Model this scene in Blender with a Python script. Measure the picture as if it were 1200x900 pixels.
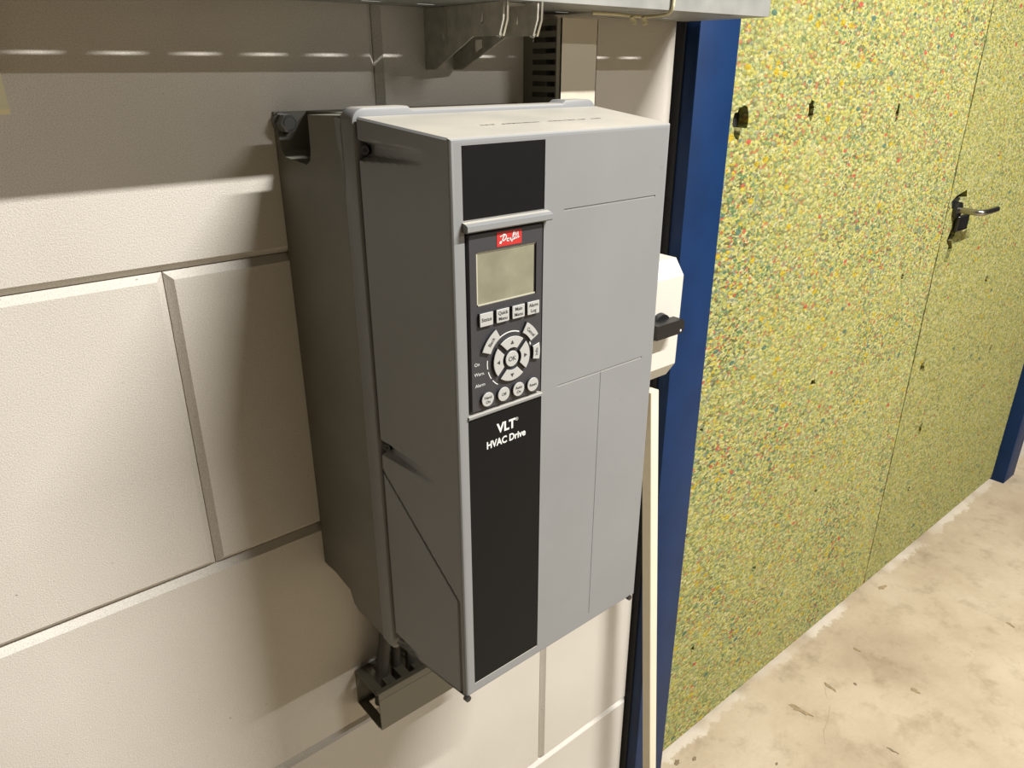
import bpy, bmesh, math, random
from mathutils import Vector, Matrix
from mathutils.geometry import tessellate_polygon
random.seed(7)
for o in list(bpy.data.objects): bpy.data.objects.remove(o)
scn = bpy.context.scene
COL = scn.collection
H = 1.79            # eye height above the floor; heights below are measured from the eye

# ------------------------------------------------------------------ camera
cam_d = bpy.data.cameras.new('camera'); cam = bpy.data.objects.new('camera', cam_d); COL.objects.link(cam)
R = ((.766341, -.250911, .591410), (-.642435, -.299127, .705550), (-.000124, -.920634, -.390428))
rt = Vector((R[0][0], R[1][0], R[2][0])); up = -Vector((R[0][1], R[1][1], R[2][1])); bk = -Vector((R[0][2], R[1][2], R[2][2]))
M = Matrix((rt, up, bk)).transposed().to_4x4(); M.translation = Vector((0, -.892, H))
cam.matrix_world = M
cam_d.sensor_width = 36; cam_d.lens = 878 / 1200 * 36; cam_d.clip_start = .02
scn.camera = cam

# ------------------------------------------------------------------ light
w = bpy.data.worlds.new('world'); scn.world = w; w.use_nodes = True
w.node_tree.nodes['Background'].inputs[0].default_value = (1.0, .92, .74, 1)
w.node_tree.nodes['Background'].inputs[1].default_value = .01
def tube_lamp(name, loc, length, width, power, target, col=(1, .98, .96)):
    l = bpy.data.lights.new(name, 'AREA'); l.shape = 'RECTANGLE'; l.size = length; l.size_y = width
    l.energy = power; l.color = col
    o = bpy.data.objects.new(name, l); COL.objects.link(o)
    o.location = (loc[0], loc[1], loc[2] + H)
    d = Vector((target[0], target[1], target[2] + H)) - o.location
    o.rotation_euler = d.to_track_quat('-Z', 'Y').to_euler()
    return o
tube_lamp('ceiling_tube_near', (1.92, -2.25, 2.35), 1.5, .07, 400, (1.92, -1.7, -1.79))
tube_lamp('ceiling_tube_far', (3.0, -5.45, 2.35), 1.5, .07, 150, (3.0, -4.2, -1.79))
vs = scn.view_settings
vs.view_transform = 'Standard'; vs.look = 'None'; vs.gamma = 1; vs.use_curve_mapping = False; vs.exposure = 0.06

# ------------------------------------------------------------------ helpers
def lin(r, g, b):
    f = lambda c: (c / 255) / 12.92 if c / 255 <= .04045 else ((c / 255 + .055) / 1.055) ** 2.4
    k = .72
    return (k * f(r), k * f(g), k * f(b), 1)
class N:
    def __init__(s, name):
        s.m = bpy.data.materials.new(name); s.m.use_nodes = True; s.t = s.m.node_tree
        s.p = s.t.nodes['Principled BSDF']
        g = s.t.nodes.new('ShaderNodeNewGeometry'); s.pos = g.outputs['Position']
    def n(s, kind, **kw):
        x = s.t.nodes.new(kind)
        for k, v in kw.items():
            if k in x.inputs: x.inputs[k].default_value = v
            else: setattr(x, k, v)
        return x
    def l(s, a, b): s.t.links.new(a, b)
    def noise(s, scale, detail=3, rough=.5, vec=None):
        x = s.n('ShaderNodeTexNoise'); x.inputs['Scale'].default_value = scale
        x.inputs['Detail'].default_value = detail; x.inputs['Roughness'].default_value = rough
        s.l(vec or s.pos, x.inputs['Vector']); return x.outputs['Fac']
    def ramp(s, fac, stops, mode='LINEAR'):
        x = s.n('ShaderNodeValToRGB'); x.color_ramp.interpolation = mode
        e = x.color_ramp.elements
        while len(e) < len(stops): e.new(.5)
        for el, (p, c) in zip(e, stops): el.position = p; el.color = c
        s.l(fac, x.inputs[0]); return x.outputs[0]
    def mix(s, fac, a, b, blend='MIX'):
        x = s.n('ShaderNodeMix'); x.data_type = 'RGBA'; x.blend_type = blend
        for i, v in ((0, fac), (6, a), (7, b)):
            if isinstance(v, (int, float, tuple)): x.inputs[i].default_value = v
            else: s.l(v, x.inputs[i])
        return x.outputs[2]
    def math(s, op, a, b=0.0):
        x = s.n('ShaderNodeMath'); x.operation = op
        for i, v in ((0, a), (1, b)):
            if isinstance(v, (int, float)): x.inputs[i].default_value = v
            else: s.l(v, x.inputs[i])
        return x.outputs[0]
    def bump(s, h, strength, dist):
        x = s.n('ShaderNodeBump'); x.inputs['Strength'].default_value = strength; x.inputs['Distance'].default_value = dist
        s.l(h, x.inputs['Height']); s.l(x.outputs[0], s.p.inputs['Normal'])
def mat(name, rgb, rough=.5, metal=0, var=0.0, vscale=30, bump=0.0, bscale=400, spec=.5):
    a = N(name); c = lin(*rgb)
    a.p.inputs['Roughness'].default_value = rough; a.p.inputs['Metallic'].default_value = metal
    a.p.inputs['Specular IOR Level'].default_value = spec
    if var:
        lo = tuple(x * (1 - var) for x in c[:3]) + (1,); hi = tuple(min(1, x * (1 + var)) for x in c[:3]) + (1,)
        a.l(a.ramp(a.noise(vscale, 4), [(.3, lo), (.7, hi)]), a.p.inputs['Base Color'])
    else: a.p.inputs['Base Color'].default_value = c
    if bump: a.bump(a.noise(bscale, 3), bump, .001)
    return a.m

def block_paint():
    a = N('painted_block')
    base = a.ramp(a.noise(3.2, 3), [(.3, lin(216, 209, 196)), (.7, lin(226, 220, 208))])
    gr = a.ramp(a.noise(900, 2), [(.30, (.70, .70, .69, 1)), (.55, (1, 1, 1, 1))])
    col = a.mix(1.0, base, gr, 'MULTIPLY')
    pits = a.ramp(a.noise(130, 1), [(.0, (1, 1, 1, 1)), (.205, (1, 1, 1, 1)), (.22, (0, 0, 0, 1))])
    col = a.mix(a.math('MULTIPLY', pits, .55), col, lin(90, 84, 74))
    a.l(col, a.p.inputs['Base Color']); a.p.inputs['Roughness'].default_value = .62
    a.bump(a.noise(520, 3, .6), .55, .0011)
    return a.m
def foam(name, colourful, tone=1.0):
    a = N(name)
    mp = a.n('ShaderNodeMapping'); a.l(a.pos, mp.inputs['Vector']); mp.inputs['Scale'].default_value = (.72, .72, 1.2)
    nz = a.n('ShaderNodeTexNoise'); nz.inputs['Scale'].default_value = 60; a.l(mp.outputs[0], nz.inputs['Vector'])
    va = a.n('ShaderNodeVectorMath'); va.operation = 'SCALE'; va.inputs['Scale'].default_value = .006; a.l(nz.outputs['Color'], va.inputs[0])
    vb = a.n('ShaderNodeVectorMath'); vb.operation = 'ADD'; a.l(mp.outputs[0], vb.inputs[0]); a.l(va.outputs[0], vb.inputs[1])
    def vor(scale):
        v = a.n('ShaderNodeTexVoronoi'); v.inputs['Scale'].default_value = scale; a.l(vb.outputs[0], v.inputs['Vector'])
        sp = a.n('ShaderNodeSeparateColor'); a.l(v.outputs['Color'], sp.inputs[0]); return v.outputs['Distance'], sp.outputs[0], sp.outputs[1]
    d1, r1, g1 = vor(112); d2, r2, g2 = vor(180)
    ye = [lin(222, 214, 138), lin(206, 204, 120), lin(186, 192, 118), lin(230, 224, 164), lin(156, 160, 94), lin(218, 208, 100), lin(196, 202, 142)]
    c1 = a.ramp(r1, [(i / 7, c) for i, c in enumerate(ye)], 'CONSTANT')
    c2 = a.ramp(r2, [(i / 7, c) for i, c in enumerate(ye[::-1])], 'CONSTANT')
    col = a.mix(.35, c1, c2)
    k = colourful
    accent = a.ramp(g1, [(0, lin(214, 118, 94)), (.15, lin(150, 158, 138)), (.36, lin(112, 146, 100)), (.56, lin(118, 116, 78)), (.74, lin(170, 186, 128)), (.90, lin(228, 200, 60))], 'CONSTANT')
    sel = a.ramp(g2, [(0, (1, 1, 1, 1)), (.44 * k, (0, 0, 0, 1))], 'CONSTANT')
    zone = a.ramp(a.noise(4, 2), [(.35, (.5, .5, .5, 1)), (.65, (1, 1, 1, 1))])
    col = a.mix(a.math('MULTIPLY', sel, zone), col, accent)
    big = a.n('ShaderNodeTexVoronoi'); big.inputs['Scale'].default_value = 42; a.l(vb.outputs[0], big.inputs['Vector'])
    bs = a.n('ShaderNodeSeparateColor'); a.l(big.outputs['Color'], bs.inputs[0])
    bigc = a.ramp(bs.outputs[1], [(0, lin(214, 108, 84)), (.4, lin(216, 190, 60)), (.65, lin(108, 140, 120)), (.85, lin(200, 110, 90))], 'CONSTANT')
    bsel = a.ramp(bs.outputs[0], [(0, (1, 1, 1, 1)), (.10 * k, (0, 0, 0, 1))], 'CONSTANT')
    near = a.ramp(big.outputs['Distance'], [(.30, (1, 1, 1, 1)), (.36, (0, 0, 0, 1))])
    col = a.mix(a.math('MULTIPLY', bsel, near), col, bigc)
    crev = a.ramp(d1, [(.45, (1, 1, 1, 1)), (.8, (.70, .70, .62, 1))])
    col = a.mix(1.0, col, crev, 'MULTIPLY')
    fine = a.ramp(a.noise(420, 3), [(.32, (.70, .70, .64, 1)), (.55, (1.0, 1.0, 1.0, 1))])
    col = a.mix(1.0, col, fine, 'MULTIPLY')
    col = a.mix(1.0, col, (.77 * tone, .76 * tone, .74 * tone, 1), 'MULTIPLY')
    a.l(col, a.p.inputs['Base Color']); a.p.inputs['Roughness'].default_value = .85; a.p.inputs['Specular IOR Level'].default_value = .2
    hh = a.math('ADD', a.math('MULTIPLY', d1, -1.0), a.math('MULTIPLY', a.noise(300, 3), .8))
    a.bump(hh, .45, .003)
    return a.m
def concrete():
    a = N('concrete_floor')
    base = a.ramp(a.noise(2.2, 6, .62), [(.28, lin(160, 142, 116)), (.5, lin(186, 169, 142)), (.72, lin(202, 187, 161))])
    st = a.ramp(a.noise(11, 5, .65), [(.52, (1, 1, 1, 1)), (.70, (.76, .75, .71, 1))])
    col = a.mix(1.0, base, st, 'MULTIPLY')
    sp = a.ramp(a.noise(75, 2), [(.0, (1, 1, 1, 1)), (.22, (1, 1, 1, 1)), (.27, (0, 0, 0, 1))])
    col = a.mix(a.math('MULTIPLY', sp, .5), col, lin(120, 100, 76))
    # worn white paint spill along the foot of the doors
    xyz = a.n('ShaderNodeSeparateXYZ'); a.l(a.pos, xyz.inputs[0])
    edge = a.math('ADD', xyz.outputs[1], a.math('MULTIPLY', a.math('SUBTRACT', a.noise(18, 6, .8), .5), .14))
    strip = a.ramp(a.math('ADD', edge, .5), [(.484, (0, 0, 0, 1)), (.490, (1, 1, 1, 1))])
    patch = a.ramp(a.noise(2.6, 3), [(.45, (0, 0, 0, 1)), (.55, (1, 1, 1, 1))])
    col = a.mix(a.math('MULTIPLY', strip, a.math('MULTIPLY', patch, .6)), col, lin(226, 216, 200))
    a.l(col, a.p.inputs['Base Color']); a.p.inputs['Roughness'].default_value = .6
    a.bump(a.noise(60, 6, .65), .5, .003)
    return a.m
def grey_plastic():
    a = N('grey_plastic')
    base = a.ramp(a.noise(6, 4), [(.3, lin(139, 140, 139)), (.7, lin(145, 146, 145))])
    sc = a.ramp(a.noise(45, 2), [(.0, (1, 1, 1, 1)), (.2, (1, 1, 1, 1)), (.24, (0, 0, 0, 1))])
    base = a.mix(a.math('MULTIPLY', sc, .25), base, lin(112, 110, 104))
    g = a.n('ShaderNodeNewGeometry'); sp = a.n('ShaderNodeSeparateXYZ'); a.l(g.outputs['True Normal'], sp.inputs[0])
    up = a.ramp(sp.outputs[2], [(.90, (0, 0, 0, 1)), (.97, (1, 1, 1, 1))])      # lighter beige tint on faces that look up
    top_tint = a.math('MULTIPLY', up, a.ramp(a.noise(14, 4), [(.3, (.55, .55, .55, 1)), (.7, (.8, .8, .8, 1))]))
    a.l(a.mix(top_tint, base, lin(206, 199, 182)), a.p.inputs['Base Color'])
    a.p.inputs['Roughness'].default_value = .45; a.p.inputs['Specular IOR Level'].default_value = .35
    a.bump(a.noise(1500, 2), .05, .001)
    return a.m
MT = dict(concrete=mat('ceiling_concrete', (120, 116, 106), .9), rear=mat('plain_paint', (214, 206, 190), .8), darkwall=mat('low_bounce_dark', (50, 47, 42), .8),
    block=block_paint(), core=mat('wall_core', (150, 142, 128), .9, bump=.3),
    foam_a=foam('chip_foam_bright', 1.0), foam_b=foam('chip_foam_plain_dimmed', .40, .86), board=mat('door_board', (24, 22, 14), .9),  # foam_b: fewer coloured chips, darkened for light fading along the door
    floor=concrete(), blue=mat('blue_paint', (14, 46, 88), .5, var=.12, vscale=14, spec=.2), gap=mat('gap_black', (18, 18, 20), .8),
    housing=mat('cast_grey', (122, 120, 108), .55, var=.14, vscale=9, bump=.12, bscale=700),
    grey=grey_plastic(),
    black=mat('black_film', (24, 24, 24), .5, spec=.1), lcp=mat('panel_grey', (58, 57, 60), .5, bump=.1, bscale=2500), pitch=mat('pitch_black', (10, 10, 10), .6),
    key=mat('key_white', (186, 186, 180), .5), ink=mat('dark_ink', (60, 60, 62), .6), white=mat('white_print', (232, 232, 228), .6),
    red=mat('logo_red', (196, 44, 40), .5), screen=mat('lcd_glass', (142, 139, 118), .12, var=.18, vscale=28), bezel=mat('bright_bezel', (196, 192, 170), .3),
    bolt=mat('zinc_bolt', (128, 130, 130), .38, .5), steel=mat('steel', (150, 150, 148), .3, 1), dsteel=mat('dark_steel', (84, 84, 84), .35, .9),
    galv=mat('galvanised', (196, 191, 176), .5, .15, var=.2, vscale=60, bump=.08, bscale=300), edge=mat('cut_edge', (220, 216, 200), .35, .8),
    traym=mat('tray_zinc', (176, 176, 170), .5, .45, var=.12, vscale=26),
    duct=mat('duct_grey', (128, 124, 108), .55), ductlid=mat('duct_lid', (214, 206, 186), .5), dcable=mat('cable_grey', (72, 70, 64), .6),
    cream=mat('cream_plastic', (228, 218, 176), .45), wbox=mat('white_plastic', (220, 215, 202), .4), knob=mat('knob_black', (22, 22, 23), .4),
    batten=mat('cream_batten', (240, 230, 204), .55, var=.04, vscale=12), chrome=mat('satin_chrome', (190, 186, 176), .28, 1),
    leaf=mat('dry_leaf', (152, 132, 98), .8, var=.2, vscale=90), crack=mat('crack_fill', (172, 156, 126), .9), grit=mat('grit', (132, 116, 88), .9))

WL = {}
def link(o): COL.objects.link(o); return o
def tag(o, label, cat, group=None, kind=None):
    o['label'] = label; o['category'] = cat
    if group: o['group'] = group
    if kind: o['kind'] = kind
    return o
def root(name, base, label, cat, group=None, kind=None):
    o = bpy.data.objects.new(name, None); link(o); o.empty_display_size = .05
    o.location = (base[0], base[1], base[2] + H); WL[o] = Vector(o.location)
    return tag(o, label, cat, group, kind)
class MB:
    def __init__(s): s.v = []; s.f = []
    def add(s, vs, fs, m=0):
        b = len(s.v); s.v += [tuple(v) for v in vs]; s.f += [(tuple(b + i for i in f), m) for f in fs]; return s
    def box(s, x0, x1, y0, y1, z0, z1, m=0, bev=0, seg=1):
        bm = bmesh.new(); bmesh.ops.create_cube(bm, size=1)
        for v in bm.verts: v.co = ((x0 + x1) / 2 + v.co.x * (x1 - x0), (y0 + y1) / 2 + v.co.y * (y1 - y0), (z0 + z1) / 2 + v.co.z * (z1 - z0))
        if bev: bmesh.ops.bevel(bm, geom=bm.edges[:], offset=bev, segments=seg, affect='EDGES', profile=.5)
        bm.verts.index_update()
        s.add([v.co[:] for v in bm.verts], [[v.index for v in f.verts] for f in bm.faces], m); bm.free(); return s
    def prism(s, poly, a0, a1, ax, m=0, holes=(), bev=0):
        """extrude a 2-D outline (with holes) along an axis: ax 'x' -> poly is (y,z), 'y' -> (x,z), 'z' -> (x,y)"""
        P = {'x': lambda p, a: (a, p[0], p[1]), 'y': lambda p, a: (p[0], a, p[1]), 'z': lambda p, a: (p[0], p[1], a)}[ax]
        loops = [list(poly)] + [list(h) for h in holes]
        flat = [p for lp in loops for p in lp]; n = len(flat)
        if holes: tris = tessellate_polygon([[Vector((p[0], p[1], 0)) for p in lp] for lp in loops])
        else: tris = [tuple(range(n))]
        vs = [P(p, a0) for p in flat] + [P(p, a1) for p in flat]
        fs = [tuple(t) for t in tris] + [tuple(n + i for i in reversed(t)) for t in tris]
        st = 0
        for lp in loops:
            k = len(lp)
            for i in range(k):
                j = (i + 1) % k; fs.append((st + i, st + j, n + st + j, n + st + i))
            st += k
        return s.add(vs, fs, m)
    def cyl(s, p0, p1, r0, r1=None, n=20, m=0, rot=0):
        p0 = Vector(p0); p1 = Vector(p1); r1 = r0 if r1 is None else r1
        d = (p1 - p0).normalized(); a = d.orthogonal().normalized(); b = d.cross(a)
        vs = []
        for p, r in ((p0, r0), (p1, r1)):
            for i in range(n):
                t = 2 * math.pi * i / n + rot; vs.append(p + a * (r * math.cos(t)) + b * (r * math.sin(t)))
        fs = [tuple(range(n))[::-1], tuple(range(n, 2 * n))] + [(i, (i + 1) % n, n + (i + 1) % n, n + i) for i in range(n)]
        return s.add(vs, fs, m)
    def tube(s, pts, r, n=10, m=0, sub=4):
        pts = [Vector(p) for p in pts]; q = []
        for i in range(len(pts) - 1):
            p0 = pts[max(i - 1, 0)]; p1 = pts[i]; p2 = pts[i + 1]; p3 = pts[min(i + 2, len(pts) - 1)]
            for k in range(sub):
                t = k / sub
                q.append(.5 * ((2 * p1) + (p2 - p0) * t + (2 * p0 - 5 * p1 + 4 * p2 - p3) * t * t + (3 * p1 - p0 - 3 * p2 + p3) * t ** 3))
        q.append(pts[-1]); vs = []; a = None
        for i, p in enumerate(q):
            d = (q[min(i + 1, len(q) - 1)] - q[max(i - 1, 0)]).normalized()
            a = d.orthogonal().normalized() if a is None else (a - d * a.dot(d)).normalized()
            b = d.cross(a)
            for k in range(n): t = 2 * math.pi * k / n; vs.append(p + (a * math.cos(t) + b * math.sin(t)) * r)
        fs = [tuple(range(n))[::-1], tuple(range(len(vs) - n, len(vs)))]
        for i in range(len(q) - 1):
            for k in range(n): fs.append((i * n + k, i * n + (k + 1) % n, (i + 1) * n + (k + 1) % n, (i + 1) * n + k))
        return s.add(vs, fs, m)
    def text(s, body, size, cx, cz, y, m=0, bold=0.0, rot=0, sx=1.0, shear=0):
        cu = bpy.data.curves.new('t', 'FONT'); cu.body = body; cu.size = size; cu.align_x = 'CENTER'; cu.align_y = 'CENTER'
        cu.offset = bold; cu.shear = shear; cu.resolution_u = 3; cu.space_line = .8
        ob = bpy.data.objects.new('t', cu); me = bpy.data.meshes.new_from_object(ob)
        c, sn = math.cos(rot), math.sin(rot)
        s.add([(cx + (v.co.x * sx) * c - v.co.y * sn, y, cz + (v.co.x * sx) * sn + v.co.y * c) for v in me.vertices],
              [tuple(p.vertices) for p in me.polygons], m)
        bpy.data.objects.remove(ob); bpy.data.curves.remove(cu); bpy.data.meshes.remove(me); return s
    def stroke(s, pts, wd, y, m=0):
        """flat ribbon through 2-D points (x,z)"""
        P = [Vector(p) for p in pts]; vs = []
        for i, p in enumerate(P):
            d = (P[min(i + 1, len(P) - 1)] - P[max(i - 1, 0)]).normalized(); nn = Vector((-d.y, d.x)) * wd / 2
            vs += [(p.x + nn.x, y, p.y + nn.y), (p.x - nn.x, y, p.y - nn.y)]
        return s.add(vs, [(2 * i, 2 * i + 1, 2 * i + 3, 2 * i + 2) for i in range(len(P) - 1)], m)
    def mesh(s, name, mats, off, angle=35, recalc=True):
        me = bpy.data.meshes.new(name)
        me.from_pydata([(x - off[0], y - off[1], z + H - off[2]) for x, y, z in s.v], [], [f for f, _ in s.f])
        for mm in mats: me.materials.append(MT[mm])
        for p, (_, mi) in zip(me.polygons, s.f): p.material_index = mi
        if recalc:
            bm = bmesh.new(); bm.from_mesh(me); bmesh.ops.recalc_face_normals(bm, faces=bm.faces[:]); bm.to_mesh(me); bm.free()
        me.polygons.foreach_set('use_smooth', [True] * len(me.polygons)); me.set_sharp_from_angle(angle=math.radians(angle))
        return me
    def build(s, name, mats, parent=None, angle=35, recalc=True, base=None):
        if isinstance(mats, str): mats = [mats]
        if parent is not None: off = WL[parent]; loc = (0, 0, 0)
        else:
            xs = [v[0] for v in s.v]; ys = [v[1] for v in s.v]; zs = [v[2] for v in s.v]
            off = Vector(((min(xs) + max(xs)) / 2, (min(ys) + max(ys)) / 2, min(zs) + H)) if base is None else Vector((base[0], base[1], base[2] + H)); loc = off
        o = bpy.data.objects.new(name, s.mesh(name, mats, off, angle, recalc)); link(o)
        o.location = loc; WL[o] = Vector(off)
        if parent is not None: o.parent = parent
        return o
def place(name, me, world, parent, rot=None):
    """shared mesh whose origin sits at a given point"""
    o = bpy.data.objects.new(name, me); link(o)
    p = Vector((world[0], world[1], world[2] + H))
    if parent is not None: o.parent = parent; o.location = p - WL[parent]
    else: o.location = p
    if rot: o.rotation_euler = rot
    WL[o] = p
    return o

# ------------------------------------------------------------------ setting
FL = -H
m = MB().box(-3.2, 7.0, -7.0, .30, FL - .12, FL); fl = m.build('floor', 'floor')
tag(fl, 'dusty beige concrete floor with a worn white paint strip', 'floor', kind='structure')
m = MB()
ck = [(1.90, -.150), (1.865, -.175), (1.84, -.20), (1.79, -.222), (1.74, -.235), (1.70, -.262), (1.66, -.30), (1.62, -.345), (1.57, -.40), (1.50, -.45)]
for i in range(len(ck) - 1):
    (ax, ay), (bx, by) = ck[i], ck[i + 1]; wd = .0016
    m.add([(ax - wd, ay - wd, FL + .0006), (ax + wd, ay + wd, FL + .0006), (bx + wd, by + wd, FL + .0006), (bx - wd, by - wd, FL + .0006)], [(0, 1, 2, 3)])
m.build('floor_crack', 'crack', fl)

# wall of large painted blocks, chamfered joints
WX1 = 1.118; WX0 = -3.1; ZT = .999
m = MB().box(WX0, WX1 - .001, .0100, .20, FL, ZT); wall = m.build('wall_back', 'core')
tag(wall, 'white painted wall of large blocks with chamfered joints', 'wall', kind='structure')
CH, CD = .0095, .0100
def block_mesh(wd, ht):
    x, z = wd / 2, ht / 2; g = .0006
    vs = [(-x + g, CD, -z + g), (x - g, CD, -z + g), (x - g, CD, z - g), (-x + g, CD, z - g),
          (-x + g, CD - .0012, -z + g), (x - g, CD - .0012, -z + g), (x - g, CD - .0012, z - g), (-x + g, CD - .0012, z - g),
          (-x + CH, 0, -z + CH), (x - CH, 0, -z + CH), (x - CH, 0, z - CH), (-x + CH, 0, z - CH)]
    fs = [(8, 9, 10, 11)]
    for a in (0, 4):
        for i in range(4): j = (i + 1) % 4; fs.append((a + i, a + j, a + 4 + j, a + 4 + i))
    mm = MB(); mm.add([(p[0], p[1], p[2] - H) for p in vs], fs)
    return mm.mesh('block', ['block'], (0, 0, 0), 20)
cache = {}
courses = [(.594, ZT), (.189, .594), (-.216, .189), (-.618, -.216), (-1.026, -.618), (-1.434, -1.026), (FL, -1.434)]
phase = [.527, .232, .527, .232, .527, .832, .527]
for (z0, z1), ph in zip(courses, phase):
    js = [ph + .6 * k for k in range(-7, 4)]
    ed = [WX0] + [j for j in js if WX0 + .02 < j < WX1 - .03] + [WX1]
    for a, b in zip(ed[:-1], ed[1:]):
        key = (round(b - a, 3), round(z1 - z0, 3))
        if key not in cache: cache[key] = block_mesh(*key)
        place('block', cache[key], ((a + b) / 2, 0, (z0 + z1) / 2), wall)

# the rest of the room, behind and above the viewer
CZ = 2.45
m = MB().box(-3.2, 7.0, -7.0, .30, CZ, CZ + .1); tag(m.build('ceiling', 'concrete'), 'grey concrete ceiling above the tube lamps', 'ceiling', kind='structure')
m = MB().box(-3.2, 7.0, -7.1, -7.0, FL, CZ); tag(m.build('wall_front', 'rear'), 'plain pale wall behind the viewer', 'wall', kind='structure')
m = MB().box(-3.3, -3.2, -7.0, .30, FL, CZ); tag(m.build('wall_left', 'darkwall'), 'unseen end wall on the left, kept dark to limit bounce light', 'wall', kind='structure')  # unseen; kept dark so little light bounces onto the drive's left side
m = MB().box(-3.2, 7.0, .011, .25, ZT + .001, CZ); tag(m.build('wall_back_upper', 'rear'), 'plain pale wall above the block courses', 'wall', kind='structure')
# blue steel door frame
FX0, FX1, GX0, GX1, DZ = 1.122, 1.236, 3.700, 3.830, .50
t = root('trim_1', (2.47, 0, FL), 'blue painted steel frame around the foam covered double door', 'door frame', kind='structure')
def jamb(x0, x1, z0=FL, z1=DZ):
    return MB().box(x0, x1, -.040, .12, z0, z1, bev=.003, seg=2)
jamb(FX0, FX1).build('jamb', 'blue', t); jamb(GX0, GX1).build('jamb', 'blue', t)
MB().box(FX0, GX1, -.040, .12, DZ, DZ + .12, bev=.003, seg=2).build('head', 'blue', t)
MB().box(WX1 - .0005, FX0, -.012, .12, FL, DZ + .12).build('gap_strip', 'gap', t)  # black strip in the gap between wall and jamb
m = MB().box(FX0, 7.0, .002, .2, DZ + .12, ZT); tag(m.build('wall_above_door', 'block'), 'white wall above the double door', 'wall', kind='structure')
m = MB().box(GX1, 7.0, .002, .2, FL, DZ + .12); tag(m.build('wall_right', 'block'), 'white wall beyond the far blue door jamb', 'wall', kind='structure')

# foam covered door leaves, holes torn right through the foam
def tear(cx, cz, rx, rz, n=17, seed=0, tilt=0):
    r = random.Random(seed); out = []
    for i in range(n):
        a = -2 * math.pi * i / n; k = .55 + .6 * r.random(); x = rx * k * math.cos(a); z = rz * k * math.sin(a)
        out.append((cx + x * math.cos(tilt) - z * math.sin(tilt), cz + x * math.sin(tilt) + z * math.cos(tilt)))
    return out
SEAM = 2.472; FY = .015
def leaf(nm, x0, x1, fm, holes, label):
    g = .0055; rr = random.Random(x0)
    nz = 46; zs = [FL + .012 + (DZ - .006 - FL - .012) * i / nz for i in range(nz + 1)]
    out = [(x0 + (0 if x0 < 1.3 else g * rr.uniform(.25, 1.1)), z) for z in zs] + [(x1 - (0 if x1 > 3 else g * rr.uniform(.25, 1.1)), z) for z in zs[::-1]]
    mm = MB(); mm.prism(out, FY, FY + .022, 'y', 0, holes)
    t = root(nm, ((x0 + x1) / 2, .05, FL), label, 'door', kind='structure')
    mm.build('foam_panel', fm, t, angle=25)
    MB().box(x0 + .002, x1 - .002, FY + .022, FY + .06, FL + .01, DZ - .006).build('door_board', 'board', t)
    return t
hl = [tear(1.345, -.100, .026, .034, seed=2), tear(1.300, -.135, .012, .02, seed=5), tear(1.607, -.090, .014, .026, seed=3), tear(1.325, -.775, .020, .010, seed=4, tilt=.3),
      tear(1.308, -1.056, .026, .006, seed=8), tear(1.82, -.790, .016, .013, seed=6), tear(2.25, -.568, .012, .012, seed=7), tear(2.02, -.108, .010, .026, seed=9), tear(1.66, -1.32, .012, .010, seed=10),
      tear(1.40, -1.46, .010, .012, seed=17), tear(1.95, -1.18, .013, .008, seed=18)]
dl = leaf('door_1', FX1, SEAM, 'foam_a', hl, 'left door leaf clad in yellow green chip foam')
lock = [(2.492, -.375), (2.520, -.362), (2.590, -.350), (2.602, -.372), (2.570, -.390), (2.568, -.45), (2.574, -.49), (2.560, -.505), (2.578, -.530), (2.562, -.575), (2.532, -.570), (2.545, -.52), (2.520, -.500), (2.538, -.46), (2.530, -.41), (2.500, -.395)]
hr = [lock[::-1], tear(2.56, -.935, .022, .030, seed=12), tear(2.67, -1.20, .016, .03, seed=13), tear(2.96, -.70, .016, .02, seed=14), tear(2.70, -1.46, .012, .014, seed=15), tear(3.2, -1.02, .014, .022, seed=16)]
dr = leaf('door_2', SEAM, GX0, 'foam_b', hr, 'right door leaf clad in plain chip foam with lever handle')
m = MB().box(2.505, 2.585, FY + .012, FY + .0219, -.56, -.375); m.build('lock_plate', 'pitch', dr)
m = MB().cyl((2.535, FY + .015, -.405), (2.535, FY - .012, -.405), .026, .024, 24)
m.build('handle_rose', 'dsteel', dr)
m = MB().tube([(2.535, FY, -.405), (2.535, -.020, -.405), (2.537, -.048, -.406), (2.552, -.058, -.406), (2.60, -.060, -.406), (2.655, -.058, -.406)], .0095, 14)
m.build('door_handle', 'chrome', dr)
m = MB().box(2.545, 2.625, FY - .014, FY + .0, -.475, -.425, bev=.004); m.build('dark_block', 'dsteel', dr)  # small dark block below the handle

# ------------------------------------------------------------------ the drive
X0, ZT0 = .4063, -.0596
fx = lambda u: X0 + u
fz = lambda v: ZT0 + v
YF = -.321; YB = -.178
D = root('frequency_drive', (.56, -.16, -.734), 'tall grey wall mounted drive unit with black front panels and keypad', 'drive unit')
# cast rear housing
def taper(mb):
    mb.v = [(x + (.0112 * min(1, -y / .148) if x < .40 else (-.0105 * min(1, -y / .148) if x > .73 else 0)), y, z) for x, y, z in mb.v]
m = MB()
prof = [(-.0005, -.049), (-.150, -.047), (-.150, -.733), (-.085, -.724), (-.074, -.716), (-.066, -.697), (-.030, -.686), (-.0005, -.683)]
m.prism(prof, .424, .714, 'x')
notch = [(-.0005, -.049), (-.004, -.049), (-.006, -.062), (-.014, -.092), (-.020, -.098), (-.068, -.103), (-.076, -.098), (-.079, -.085), (-.080, -.049)] + prof[1:]
lo = [(y, z) for y, z in notch]
def rbev(mm, poly, xa, xb, inner):
    mm.prism(poly, xa, inner, 'x')
rbev(m, lo, .382, None, .424); rbev(m, lo, .756, None, .714)
m.box(.414, .722, -.176, -.148, -.715, -.06)
taper(m)
hs = m.build('rear_housing', 'housing', D, angle=28)
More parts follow.
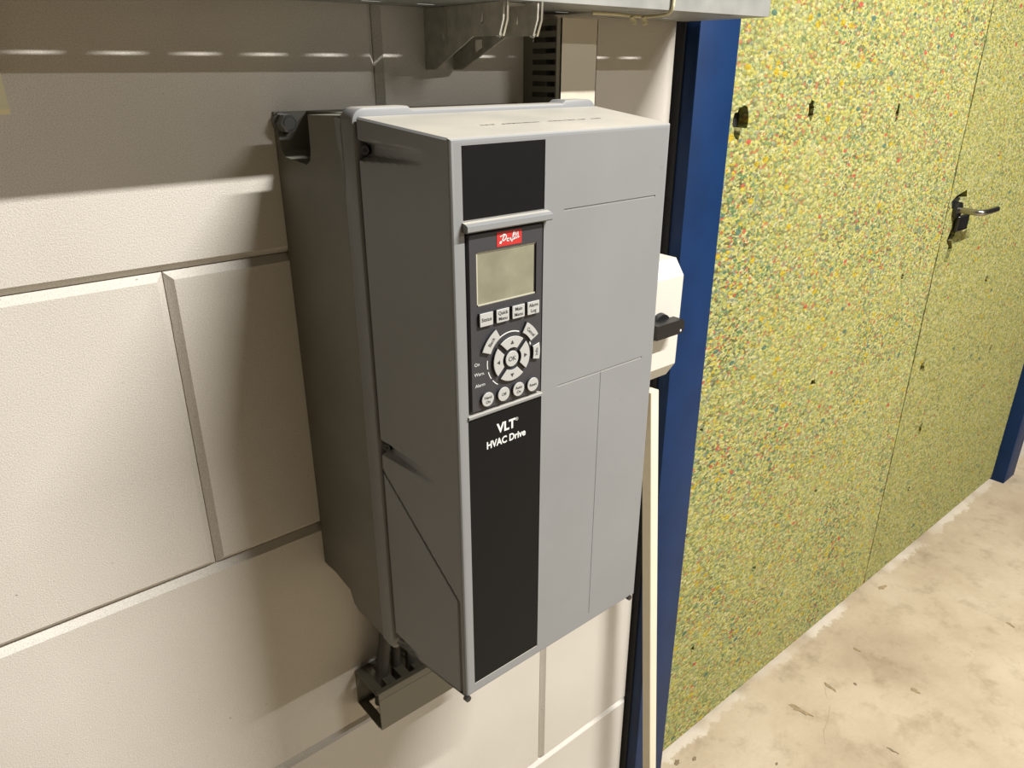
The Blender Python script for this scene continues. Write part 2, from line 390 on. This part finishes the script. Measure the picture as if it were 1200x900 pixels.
m = MB().box(.3845, .399, -.010, -.0006, -.690, -.676, bev=.002); m.build('mounting_foot', 'housing', D)
m = MB().cyl((.392, -.0105, -.684), (.392, -.020, -.684), .004, .0035, 12); m.build('foot_screw', 'bezel', D)
# rim between housing and cover
def rrect(x0, x1, z0, z1, r, n=5):
    out = []
    for cx, cz, a0 in ((x1 - r, z1 - r, 0), (x0 + r, z1 - r, 90), (x0 + r, z0 + r, 180), (x1 - r, z0 + r, 270)):
        for i in range(n + 1):
            a = math.radians(a0 + 90 * i / n); out.append((cx + r * math.cos(a), cz + r * math.sin(a)))
    return out
def rim_outline(d):
    r = .014; x0, x1, z0, zt = .3905 + d, .7435 - d, -.735 + d, -.0385 - d
    o = []
    for i in range(7):
        a = math.radians(90 * i / 6); o.append((x1 - r + r * math.cos(a), zt - r + r * math.sin(a)))
    o += [(.690, zt), (.685, zt - .0035), (.464, zt - .0035), (.459, zt)]
    for i in range(7):
        a = math.radians(90 + 90 * i / 6); o.append((x0 + r + r * math.cos(a), zt - r + r * math.sin(a)))
    o += [(x0, z0 + .004), (x0 + .004, z0), (x1 - .004, z0), (x1, z0 + .004)]
    return o
def loft(mb, loops, cap0=True, cap1=True):
    n = len(loops[0]); vs = [p for lp in loops for p in lp]; fs = []
    for k in range(len(loops) - 1):
        for i in range(n): j = (i + 1) % n; fs.append((k * n + i, k * n + j, (k + 1) * n + j, (k + 1) * n + i))
    if cap0: fs.append(tuple(range(n))[::-1])
    if cap1: fs.append(tuple(range(len(vs) - n, len(vs))))
    mb.add(vs, fs)
m = MB()
loft(m, [[(x, y, z) for x, z in rim_outline(d)] for d, y in ((.003, -.1455), (.0008, -.1465), (0, -.149), (0, -.1705), (.0008, -.173), (.003, -.174))])
# flare of the rim near its top left corner
m.prism([(-.150, -.050), (-.136, -.050), (-.138, -.072), (-.145, -.090), (-.150, -.125)], .3905, .398, 'x')
m.build('rim', 'grey', D, angle=40)
# front cover: left side as a fine relief (screw channels, seam), other faces plain, front with recesses
def side_x(y): return .3935 + (X0 - .3935) * ((-y + YB) / (-YF + YB))
def lerp(a, b, t): return a + (b - a) * t
def zt_at(y): return lerp(-.0470, ZT0, (-y + YB) / (-YF + YB))
def zb_at(y): return lerp(-.722, -.7166, (-y + YB) / (-YF + YB))
YC = -.317
seam = [(YB + .01, -.444), (-.1845, -.461), (-.311, -.575), (-.311, -.74)]
def seg_d(p, a, b):
    ax, ay = a; bx, by = b; dx, dy = bx - ax, by - ay; t = max(0, min(1, ((p[0] - ax) * dx + (p[1] - ay) * dy) / (dx * dx + dy * dy)))
    return math.hypot(p[0] - ax - t * dx, p[1] - ay - t * dy)
def below(y, z):
    if y < -.311: return False
    if y > -.1845: zz = -.455 - (YB - y) * .9
    else: zz = lerp(-.461, -.575, (-.1845 - y) / (.311 - .1845))
    return z < zz
def sm(t): t = max(0, min(1, t)); return t * t * (3 - 2 * t)
def relief(y, z):
    d = 0
    for sz, hw, ln in ((-.079, .0095, .105), (-.422, .0095, .100), (-.712, .007, .05)):
        t = (-y + YB) / ln; q = abs(z - (sz - .004 * t * (sz < -.1))) / (hw * (1 - .35 * max(0, min(1, t))))
        if t < 1 and q < 1.15: d = max(d, .011 * (1 - t) * sm((1.15 - q) / .55))
    s = min(seg_d((y, z), seam[i], seam[i + 1]) for i in range(3))
    d = max(d, .0042 * (1 - sm((s - .0009) / .0011)))
    if below(y, z): d += .0006
    return d
NY, NZ = 92, 400
vs = []; up_f = []; lo_f = []
for i in range(NY + 1):
    y = lerp(YB, YC, i / NY)
    for j in range(NZ + 1):
        z = lerp(zt_at(y) - .002, zb_at(y) + .001, j / NZ)
        vs.append((side_x(y) + relief(y, z), y, z))
for i in range(NY):
    for j in range(NZ):
        a = i * (NZ + 1) + j; q = (a, a + 1, a + NZ + 2, a + NZ + 1)
        y = (vs[a][1] + vs[a + NZ + 1][1]) / 2; z = (vs[a][2] + vs[a + 1][2]) / 2
        (lo_f if below(y, z) else up_f).append(q)
def sub(vs, fs):
    ids = {}; nv = []; nf = []
    for f in fs:
        for k in f:
            if k not in ids: ids[k] = len(nv); nv.append(vs[k])
        nf.append(tuple(ids[k] for k in f))
    return nv, nf
m = MB(); m.add(*sub(vs, up_f))
XR = .738
def ring(y, d, xl=None):
    t = (-y + YB) / (-YF + YB); x0 = side_x(y) if xl is None else xl; x1 = lerp(XR, X0 + .308, t)
    return [(x0 + d, y, zb_at(y) + d), (x1 - d, y, zb_at(y) + d), (x1 - d, y, zt_at(y) - d), (x0 + d, y, zt_at(y) - d)]
# top, right, bottom walls with softened edge along the left
a, b = ring(YB, 0), ring(YC, 0)
e = .002
m.add([a[3], a[2], b[2], b[3], a[1], b[1], a[0], b[0],
       (a[3][0] + e, a[3][1], a[3][2]), (b[3][0] + e, b[3][1], b[3][2]), (a[3][0], a[3][1], a[3][2] - e), (b[3][0], b[3][1], b[3][2] - e)],
      [(8, 1, 2, 9), (1, 4, 5, 2), (4, 6, 7, 5), (8, 9, 11, 10)])
# rounded edge into the front
loops = [ring(YC, 0), ring(-.3192, .0006), ring(-.3204, .0018), ring(-.321, .004)]
for k in range(3):
    A, B = loops[k], loops[k + 1]
    m.add(A + B, [(i, (i + 1) % 4, 4 + (i + 1) % 4, 4 + i) for i in range(4)])
P0 = loops[3]; fx0, fx1, fz0, fz1 = P0[0][0], P0[1][0], P0[0][2], P0[2][2]
pockets = [(.0125, .1155, -.0745, -.0065, .0014), (.0135, .1150, -.2770, -.0850, .0050), (.0125, .1155, -.6420, -.2830, .0014),
           (.143, .289, -.0795, -.0775, .0009), (.140, .2855, -.2785, -.2765, .0008), (.2095, .2115, -.641, -.2785, .0004)]
xs = sorted({fx0, fx1, *[fx(p[i]) for p in pockets for i in (0, 1)]}); zs = sorted({fz0, fz1, *[fz(p[i]) for p in pockets for i in (2, 3)]})
def dep(x, z):
    for p in pockets:
        if fx(p[0]) < x < fx(p[1]) and fz(p[2]) < z < fz(p[3]): return p[4]
    return 0
nx, nz_ = len(xs) - 1, len(zs) - 1
dd = [[dep((xs[i] + xs[i + 1]) / 2, (zs[j] + zs[j + 1]) / 2) for j in range(nz_)] for i in range(nx)]
for i in range(nx):
    for j in range(nz_):
        y = YF + dd[i][j]
        m.add([(xs[i], y, zs[j]), (xs[i + 1], y, zs[j]), (xs[i + 1], y, zs[j + 1]), (xs[i], y, zs[j + 1])], [(0, 1, 2, 3)])
        if i + 1 < nx and dd[i + 1][j] != dd[i][j]:
            y2 = YF + dd[i + 1][j]; x = xs[i + 1]; m.add([(x, y, zs[j]), (x, y, zs[j + 1]), (x, y2, zs[j + 1]), (x, y2, zs[j])], [(0, 1, 2, 3)])
        if j + 1 < nz_ and dd[i][j + 1] != dd[i][j]:
            y2 = YF + dd[i][j + 1]; z = zs[j + 1]; m.add([(xs[i], y, z), (xs[i + 1], y, z), (xs[i + 1], y2, z), (xs[i], y2, z)], [(0, 1, 2, 3)])
m.box(fx(.012), fx(.118), YF + .0051, YF + .010, fz(-.645), fz(-.005))
fc = m.build('front_cover', 'grey', D, angle=40, recalc=False)
m = MB(); m.add(*sub(vs, lo_f)); m.build('side_panel', 'grey', D, angle=40, recalc=False)['label'] = 'lower side panel below the diagonal seam'
# printed line on top of the cover (too small to read)
m = MB(); rr = random.Random(4); x = .485
while x < .657:
    wd = rr.uniform(.0012, .0042)
    if not (.503 < x < .510 or .566 < x < .577 or .617 < x < .621 or .629 < x < .640):
        yy = -.264 + rr.uniform(-.0004, .0004); t = (-yy + YB) / (-YF + YB); zz = zt_at(yy) + .0003; hh = rr.uniform(.0022, .0042)
        m.add([(x, yy - hh / 2, zz), (x + wd, yy - hh / 2, zz), (x + wd, yy + hh / 2, zz), (x, yy + hh / 2, zz)], [(0, 1, 2, 3)])
    x += wd + rr.uniform(.0008, .002)
m.build('top_print', 'ink', D, recalc=False)
# black panels
MB().box(fx(.0130), fx(.1150), YF + .0004, YF + .0013, fz(-.0740), fz(-.0070), bev=.0003).build('blank_panel', 'black', D)
m = MB().box(fx(.0130), fx(.1150), YF + .0004, YF + .0013, fz(-.6415), fz(-.2835), bev=.0003); bp = m.build('name_panel', 'black', D)
m = MB(); yt = YF + .0002
m.text('VLT', .0155, fx(.0645), fz(-.3045), yt, bold=.00055, sx=.98); m.text('®', .0055, fx(.0795), fz(-.3005), yt)
m.text('HVAC Drive', .0118, fx(.0645), fz(-.3205), yt, bold=.00038, sx=.90)
m.build('lettering', 'white', bp, recalc=False)['label'] = 'white lettering VLT HVAC Drive'
# ledge over the keypad and curved lip under it
m = MB(); m.prism([(YF + .001, -.0755 + ZT0), (YF - .005, -.0765 + ZT0), (YF - .009, -.0785 + ZT0), (YF - .009, -.0835 + ZT0), (YF - .007, -.0850 + ZT0), (YF + .001, -.0850 + ZT0)], fx(.0110), fx(.1195), 'x')
m.build('ledge', 'grey', D, angle=25)
m = MB(); m.prism([(YF + .001, -.2775 + ZT0), (YF - .0022, -.2785 + ZT0), (YF - .0022, -.2810 + ZT0), (YF + .001, -.2830 + ZT0)], fx(.0125), fx(.1155), 'x')
m.build('lip', 'grey', D, angle=25)
# control panel
YP = YF - .0020
m = MB(); m.prism([(fx(u), fz(v)) for u, v in rrect(.0158, .1128, -.2750, -.0872, .0025)], YF + .0049, YF + .0005, 'y', 0)
lo1 = [(fx(u), YF + .0005, fz(v)) for u, v in rrect(.0158, .1128, -.2750, -.0872, .0025)]; lo2 = [(fx(u), YP, fz(v)) for u, v in rrect(.0172, .1114, -.2736, -.0886, .0020)]
n = len(lo1)
outer = [(p[0], p[2]) for p in lo2]; hole = [(fx(a), fz(b)) for a, b in ((.0255, -.1605), (.0255, -.1060), (.1035, -.1060), (.1035, -.1605))]
m.add(lo1 + lo2, [(i, (i + 1) % n, n + (i + 1) % n, n + i) for i in range(n)])
flat = outer + hole; tr = tessellate_polygon([[Vector((*p, 0)) for p in outer], [Vector((*p, 0)) for p in hole]])
m.add([(p[0], YP, p[1]) for p in flat], [tuple(t) for t in tr])
h3 = [(p[0], YP, p[1]) for p in hole]; h4 = [(p[0], YF + .0004, p[1]) for p in hole]
m.add(h3 + h4, [(i, (i + 1) % 4, 4 + (i + 1) % 4, 4 + i) for i in range(4)])
kp = m.build('control_panel', 'lcp', D, angle=30, recalc=False)
yk = YP - .0003
MB().box(fx(.0275), fx(.1018), YF - .0003, YF + .0003, fz(-.1588), fz(-.1076)).build('screen', 'screen', kp)
m = MB()
for a in ((.0257, .0275, -.1603, -.1062), (.0257, .1033, -.1603, -.1588), (.0257, .1033, -.1074, -.1064)): m.box(fx(a[0]), fx(a[1]), YF - .0010, YF + .0003, fz(a[2]), fz(a[3]))
m.build('screen_bezel', 'bezel', kp)
MB().box(fx(.1018), fx(.1033), YF - .0006, YF + .0003, fz(-.1588), fz(-.1074)).build('screen_edge', 'pitch', kp)
# red badge with white script
m = MB().box(fx(.0510), fx(.0830), YP - .0004, YP + .0001, fz(-.1040), fz(-.0895)); yl = YP - .0006
S = lambda pts, wd=.0010: m.stroke([(fx(.0510 + .032 * a), fz(-.1040 + .0145 * b)) for a, b in pts], wd, yl, 1)
def arc(cx, cy, rx, ry, a0, a1, n=9): return [(cx + rx * math.cos(math.radians(a0 + (a1 - a0) * i / n)), cy + ry * math.sin(math.radians(a0 + (a1 - a0) * i / n))) for i in range(n + 1)]
S([(.12, .66), (.18, .72), (.28, .70), (.34, .74)] , .0009)
S([(.28, .70), (.24, .52), (.20, .34), (.15, .22), (.11, .22), (.12, .32), (.20, .36), (.30, .40), (.36, .52), (.38, .66), (.33, .78), (.24, .80)], .0011)
S(arc(.43, .40, .035, .09, 60, 400)); S([(.465, .50), (.465, .34), (.49, .31)])
S([(.50, .48), (.505, .32), (.515, .46), (.54, .50), (.55, .34), (.575, .33)])
S([(.60, .20), (.585, .26), (.62, .46), (.66, .80), (.70, .90), (.70, .80), (.64, .50), (.60, .22)], .0009)
S(arc(.665, .44, .03, .08, 90, 450)); S([(.72, .64), (.76, .86), (.77, .56), (.74, .40), (.70, .38)], .0009)
S([(.80, .64), (.845, .88), (.85, .58), (.82, .42), (.77, .40)], .0009); S([(.82, .42), (.90, .48)], .0009)
m.build('logo_badge', ['red', 'white'], kp, recalc=False)['label'] = 'red badge with white Danfoss script'
# white arcs and status words printed on the panel
m = MB(); KX, KZ = .0682, -.2245
def parc(r, a0, a1, wd): m = MB(); m.stroke([(fx(KX + a), fz(KZ + b)) for a, b in arc(0, 0, r, r, a0, a1, 10)], wd, yk); m.build('ring_arc', 'white', kp, recalc=False)
parc(.0295, 66, 118, .0013); parc(.0295, 17, 25, .0013)
for a0, a1 in ((172, 190), (196, 213), (219, 236)): parc(.0310, a0, a1, .0010)
m = MB()
for s_, u, v in (('On', .0238, -.2215), ('Warn.', .0268, -.2325), ('Alarm', .0275, -.2450)): m.text(s_, .0052, fx(u), fz(v), yk)
m.build('status_lettering', 'white', kp, recalc=False)
def key(outline, texts, tri=None):
    m = MB(); P = [(fx(u), fz(v)) for u, v in outline]; n = len(P)
    cx = sum(p[0] for p in P) / n; cz = sum(p[1] for p in P) / n
    l0 = [(cx + (p[0] - cx) * 1.04, YP + .0002, cz + (p[1] - cz) * 1.04) for p in P]; l1 = [(p[0], YP - .0030, p[1]) for p in P]
    l2 = [(cx + (p[0] - cx) * .95, YP - .0034, cz + (p[1] - cz) * .95) for p in P]
    vs = l0 + l1 + l2
    m.add(vs, [(i, (i + 1) % n, n + (i + 1) % n, n + i) for i in range(n)], 2)
    m.add(l1 + l2, [(i, (i + 1) % n, n + (i + 1) % n, n + i) for i in range(n)] + [tuple(range(n, 2 * n))], 0)
    for s_, sz, u, v, rot in texts: m.text(s_, sz, fx(u), fz(v), YP - .0036, 1, rot=rot, bold=.00008)
    if tri: m.add([(fx(u), YP - .0036, fz(v)) for u, v in tri], [(0, 1, 2)], 1)
    m.build('key', ['key', 'ink', 'lcp'], kp, angle=30)
for s_, u in ((('Status',), .0348), (('Quick', 'Menu'), .0560), (('Main', 'Menu'), .0770), (('Alarm', 'Log'), .0975)):
    tx = [(s_[0], .0054, u, -.1742, 0)] if len(s_) == 1 else [(s_[0], .0052, u, -.1712, 0), (s_[1], .0052, u, -.1772, 0)]
    key(rrect(u - .0084, u + .0084, -.1812, -.1672, .0008, 2), tx)
for s_, u in ((('Hand', 'On'), .0352), (('Off',), .0568), (('Auto', 'On'), .0775), (('Reset',), .0980)):
    tx = [(s_[0], .0046, u, -.2622, 0)] if len(s_) == 1 else [(s_[0], .0046, u, -.2600, 0), (s_[1], .0046, u, -.2650, 0)]
    key([(u + .0080 * math.cos(2 * math.pi * i / 28), -.2622 + .0080 * math.sin(2 * math.pi * i / 28)) for i in range(28)], tx)
key([(KX + .0088 * math.cos(2 * math.pi * i / 28), KZ + .0088 * math.sin(2 * math.pi * i / 28)) for i in range(28)], [('OK', .0070, KX, KZ, 0)])
def sector(r0, r1, a0, a1, ga=0, n=9):
    o = arc(KX, KZ, r1, r1, a0, a1, n); i_ = arc(KX, KZ, r0, r0, a0 + ga, a1 - ga, n)[::-1]; return o + i_
for c in (0, 90, 180, 270):
    r = .0180; cx, cz = KX + r * math.cos(math.radians(c)), KZ + r * math.sin(math.radians(c))
    tri = [(cx + .0028 * math.cos(math.radians(c + k)), cz + .0028 * math.sin(math.radians(c + k))) for k in (0, 120, 240)]
    key(sector(.0125, .0248, c - 39, c + 39, 6), [], tri)
key(sector(.0310, .0425, 120, 158), [('Back', .0056, KX - .0272, KZ + .0246, math.radians(50))])
key(sector(.0295, .0415, 28, 60), [('Cancel', .0052, KX + .0258, KZ + .0242, math.radians(-46))])
key(sector(.0300, .0395, -14, 14), [('Info', .0056, KX + .0346, KZ, math.radians(90))])
# screws
def screw_mesh(r, ln):
    m = MB(); m.cyl((0, 0, -H), (0, -ln, -H), r, r * .92, 18, 0); m.cyl((0, -ln, -H), (0, -ln - .0004, -H), r * .45, r * .45, 6, 1)
    return m.mesh('screw', ['dsteel', 'pitch'], (0, 0, 0))
sm_ = screw_mesh(.0052, .004)
place('cover_screw', sm_, (side_x(-.181) + .0075, -.1815, -.079), D, (0, 0, math.radians(-62)))
place('cover_screw', sm_, (side_x(-.181) + .0075, -.1815, -.422), D, (0, 0, math.radians(-62)))
place('cover_screw', sm_, (side_x(-.184) + .0080, -.1835, -.712), D, (0, 0, math.radians(-62)))
m = MB(); m.cyl((fx(.0015), YF + .004, fz(-.6590)), (fx(.0015), YF - .0015, fz(-.6590)), .0045, .004, 14); m.build('corner_screw', 'dsteel', D)
m = MB(); m.cyl((fx(.2965), YF + .004, fz(-.6575)), (fx(.2965), YF - .0015, fz(-.6575)), .0042, .004, 14); m.build('corner_screw', 'dsteel', D)
# mounting bolt in the ear
m = MB(); m.cyl((.3915, -.004, -.0610), (.3915, -.010, -.0610), .0125, .0125, 24); wsh = None
bt = m.build('washer', 'steel', D)
m = MB(); m.cyl((.3915, -.010, -.0610), (.3915, -.0240, -.0610), .0112, .0108, 6, rot=.3); m.cyl((.3915, -.0240, -.0610), (.3915, -.0255, -.0610), .0085, .0070, 18)
m.build('mounting_bolt', 'bolt', D)

# ------------------------------------------------------------------ slotted wiring ducts
def duct_vertical():
    x0, x1, yf, z0, z1 = .769, .837, -.080, -.30, .060
    t = root('wiring_duct', (.803, -.04, z0), 'grey slotted wiring duct running up the wall behind the drive', 'wiring duct')
    m = MB(); m.box(x0, x1, -.002, -.0004, z0, z1)
    for xa, xb in ((x0, x0 + .002), (x1 - .002, x1)):
        m.box(xa, xb, yf + .012, yf + .002, z0, z1); m.box(xa, xb, -.020, -.002, z0, z1)
        z = z0 + .004
        while z < z1 - .010:
            m.box(xa, xb, yf + .012, -.020, z + .0065, z + .0142); z += .0142
    m.build('slotted_channel', 'duct', t)
    m = MB().box(x0 - .001, x1 + .001, yf, yf + .0018, z0, z1); m.box(x0 - .001, x0 + .0002, yf, yf + .009, z0, z1); m.box(x1 - .0002, x1 + .001, yf, yf + .009, z0, z1)
    m.build('duct_cover', 'ductlid', t)
    for cx in (.785, .803, .818):
        MB().tube([(cx, -.03, z0), (cx + .004, -.04, -.1), (cx, -.036, z1)], .006, 8).build('wire', 'dcable', t)
duct_vertical()
def duct_horizontal():
    x0, x1, z0, z1, yf = .411, .640, -.982, -.912, -.073
    t = root('wiring_duct', (.52, -.035, z0), 'short grey slotted duct below the drive with cables rising from it', 'wiring duct')
    m = MB().box(x0, x1, -.002, -.0004, z0, z1)
    for za, zb in ((z0, z0 + .002), (z1 - .002, z1)):
        m.box(x0, x1, -.010, -.002, za, zb)
        x = x0
        while x < x1 - .005:
            m.box(x, x + .015, yf + .004, -.010, za, zb); x += .026
    m.build('slotted_channel', 'duct', t)
    m = MB(); m.prism([(yf + .010, z1 + .002), (yf + .001, z1 + .002), (yf, z1 - .002), (yf, z1 - .010), (yf - .001, z1 - .011), (yf - .001, z0 - .002), (yf + .006, z0 - .002), (yf + .006, z0), (yf + .001, z0), (yf + .0015, z1), (yf + .010, z1)], x0 + .002, x1, 'x')
    m.build('duct_cover', 'duct', t)
    for cx, cy, dx, r in ((.440, -.034, .016, .0105), (.470, -.030, .004, .008), (.492, -.040, .0, .008), (.512, -.034, -.004, .009)):
        m = MB().tube([(cx - .004, cy, -.970), (cx, cy, -.93), (cx + dx * .5, cy - .004, -.86), (cx + dx, cy - .012, -.79), (cx + dx, cy - .03, -.72)], r, 12)
        m.build('cable', 'dcable', t)
duct_horizontal()

# ------------------------------------------------------------------ perforated tray, its bracket, a cream cable
t = root('cable_tray', (.0, -.11, .066), 'galvanised perforated cable tray running above the drive', 'cable tray')
TX0, TX1, TY0, TY1, TZ = -1.5, 1.112, -.172, -.012, .0685
xs = [TX0]; x = TX0 + .03
while x < TX1 - .05: xs += [x, x + .026]; x += .075
xs.append(TX1)
rows = [(-.166, -.160), (-.112, -.102), (-.0565, -.0525)]
ys = [TY0] + [v for r in rows for v in r] + [TY1]
m = MB()
for i in range(len(xs) - 1):
    for j in range(len(ys) - 1):
        if i % 2 == 1 and j % 2 == 1 and j != 3: continue
        m.box(xs[i], xs[i + 1], ys[j], ys[j + 1], TZ, TZ + .0012)
m.build('perforated_floor', 'traym', t)
MB().box(TX0, TX1, TY0 - .0012, TY0, TZ, TZ + .060, bev=.0004).build('side_rail', 'traym', t)
MB().box(TX0, TX1, TY1, TY1 + .0012, TZ, TZ + .060, bev=.0004).build('side_rail', 'traym', t)
b = root('tray_bracket', (.622, 0, -.005), 'folded galvanised wall bracket carrying the cable tray', 'bracket')
def tear_hole(cy, cz, s):
    return [(cy + s * .45 * math.cos(a), cz - s * .4 + s * .45 * math.sin(a)) for a in [math.radians(200 + 14 * i) for i in range(11)]] + [(cy, cz + s)]
bz = .0680
pl = [(-.0006, -.004), (-.021, -.004), (-.103, .033), (-.153, .033), (-.160, .050), (-.161, bz), (-.0006, bz)]
m = MB(); m.prism(pl, .600, .6025, 'x', 0, [tear_hole(-.122, .052, .007), [(-.040, .030), (-.046, .030), (-.046, .038), (-.040, .038)]]); m.build('side_plate', 'galv', b)
m = MB(); m.prism([(y + (-.010 if y < -.1 else 0), z) for y, z in pl], .643, .6455, 'x', 0, [[(-.052, .016), (-.066, .022), (-.066, .031), (-.052, .031)], tear_hole(-.135, .050, .006)]); m.build('side_plate', 'galv', b)
m = MB().box(.6025, .643, -.003, -.0006, -.004, bz); m.build('back_plate', 'galv', b)
m = MB().box(.6025, .643, -.150, -.0031, bz - .0025, bz); m.build('top_plate', 'galv', b)
m = MB().box(.5985, .600, -.050, -.048, .024, bz); m.build('fold', 'edge', b)
for px, yy in ((.6000, -.166), (.6430, -.176)):
    m = MB(); m.prism([(yy + .008, .032), (yy + .001, .050), (yy, bz), (yy - .0022, bz), (yy - .0014, .049), (yy + .0060, .032)], px - .0003, px + .0024, 'x'); m.build('front_edge', 'edge', b)
    m = MB().tube([(px + .0035, yy + .028, .052), (px + .0035, yy + .027, .040), (px + .0035, yy + .022, .033), (px + .0035, yy + .016, .0315), (px + .0035, yy + .013, .035)], .0010, 8); m.build('hook', 'edge', b)
m = MB().box(.6025, .6045, -.140, -.138, .034, bz - .002); m.build('fold', 'pitch', b)
c = root('cream_cable', (.84, -.16, .056), 'thin cream cable looped under the tray with tied ends', 'cable')
m = MB().tube([(.880, -.1762, .140), (.880, -.1762, .084), (.879, -.1762, .072), (.882, -.168, .0655), (.893, -.145, .0645), (.893, -.118, .064), (.863, -.115, .0645), (.829, -.110, .0655), (.800, -.105, .0655)], .0022, 10)
m.build('cable', 'cream', c)
for cx, cy in ((.860, -.125), (.878, -.130)):
    m = MB().tube([(cx - .003, cy, .063), (cx, cy, .058), (cx + .001, cy - .001, .053)], .0036, 8); m.build('cable_tie', 'cream', c)

# cream trunking end at the left edge
t = root('trunking_end', (.075, -.015, -.040), 'cream plastic trunking stub on the wall at the top left edge', 'trunking')
m = MB().box(.030, .114, -.026, -.0005, -.034, .090, bev=.002); m.build('trunking_body', 'cream', t)
m = MB(); m.prism([(-.026, .090), (-.026, -.036), (-.022, -.041), (-.030, -.041), (-.034, -.036), (-.030, -.024), (-.030, .090)], .028, .117, 'x'); m.build('trunking_lid', 'cream', t, angle=20)

# ------------------------------------------------------------------ isolator switch
t = root('isolator_switch', (1.01, -.045, -.54), 'white switch box with black rotary knob beside the drive', 'switch box')
m = MB()
bx0, bx1 = .925, 1.0680
m.prism([(-.0005, -.312), (-.072, -.313), (-.092, -.341), (-.090, -.509), (-.072, -.537), (-.0005, -.540)], bx0, bx1, 'x')
m.build('box_body', 'wbox', t, angle=15)
m = MB().cyl((1.010, -.089, -.423), (1.010, -.100, -.423), .024, .022, 28); kb = m.build('knob', 'knob', t)
m = MB(); m.prism([(.972, -.436), (1.040, -.436), (1.046, -.430), (1.046, -.416), (1.040, -.410), (.972, -.410)], -.120, -.099, 'y'); m.build('knob_grip', 'knob', kb)
m = MB().cyl((1.036, -.120, -.430), (1.036, -.1206, -.430), .0022, .0022, 10); m.build('knob_mark', 'white', kb)

# ------------------------------------------------------------------ leaning batten
tp = Vector((1.0505, -.0520, -.572)); bo = Vector((1.101, -.118, FL + .002)); hw = .0115
ax = (bo - tp).normalized(); sx_ = Vector((1, 0, 0)); sx_ = (sx_ - ax * ax.dot(sx_)).normalized(); sy_ = ax.cross(sx_)
m = MB(); loops = []
for p in (tp, bo):
    loops.append([tuple(p + sx_ * a * hw + sy_ * b_ * hw) for a, b_ in ((-.9, -1), (.9, -1), (1, -.9), (1, .9), (.9, 1), (-.9, 1), (-1, .9), (-1, -.9))])
loft(m, loops); tag(m.build('batten', 'batten', base=(bo.x, bo.y, FL)), 'cream painted wooden batten leaning in front of the blue jamb', 'batten')

# ------------------------------------------------------------------ litter on the floor
def litter(name, x, y, ln, wd, ang, label, mt, grp='dry litter on the floor'):
    r = random.Random(int(x * 1000)); n = 13; top = []
    for i in range(n):
        a = 2 * math.pi * i / n; k = r.uniform(.5, 1.15)
        u, v = ln / 2 * k * math.cos(a), wd / 2 * k * math.sin(a)
        top.append((x + u * math.cos(ang) - v * math.sin(ang), y + u * math.sin(ang) + v * math.cos(ang), FL + .0008 + .0016 * r.random()))
    bot = [(p[0], p[1], FL + .0002) for p in top]
    m = MB(); m.add(top + bot + [(x, y, FL + .0022)], [(i, (i + 1) % n, 2 * n) for i in range(n)] + [(i, (i + 1) % n, n + (i + 1) % n, n + i) for i in range(n)] + [tuple(range(n, 2 * n))])
    tag(m.build(name, mt), label, 'litter', grp)
litter('leaf_fragment', 1.757, -.148, .074, .020, -1.38, 'long brown leaf fragment, largest scrap on the floor', 'leaf')
litter('leaf_fragment', 1.912, -.160, .050, .011, -1.70, 'narrow brown scrap beside the top of the floor crack', 'leaf')
litter('leaf_fragment', 2.101, -.337, .036, .016, -1.58, 'brown scrap on the open floor right of the crack', 'leaf')
litter('leaf_fragment', 2.135, -.134, .032, .012, -1.65, 'small brown scrap nearer the foam door than its neighbours', 'leaf')
litter('leaf_fragment', 1.826, -.398, .032, .007, -1.45, 'thin dark sliver near the bottom edge of the picture', 'grit')
litter('grit_crumb', 1.985, -.205, .013, .010, .3, 'dark round crumb between the crack and the right hand scraps', 'grit')
litter('grit_crumb', 1.325, -.028, .020, .014, .3, 'dark crumb at the foot of the batten', 'grit')
litter('grit_crumb', 1.372, -.052, .016, .010, .3, 'dark crumb on white paint next to the batten foot', 'grit')
litter('grit_crumb', 1.535, -.210, .011, .009, .3, 'tiny dark crumb at the bottom edge below the largest scrap', 'grit')
litter('grit_crumb', 2.52, -.035, .050, .018, -.2, 'broken flake of paint at the foot of the door seam', 'leaf')
litter('leaf_fragment', 2.66, -.42, .046, .012, -1.93, 'faint brown scrap at the right edge of the picture', 'leaf')
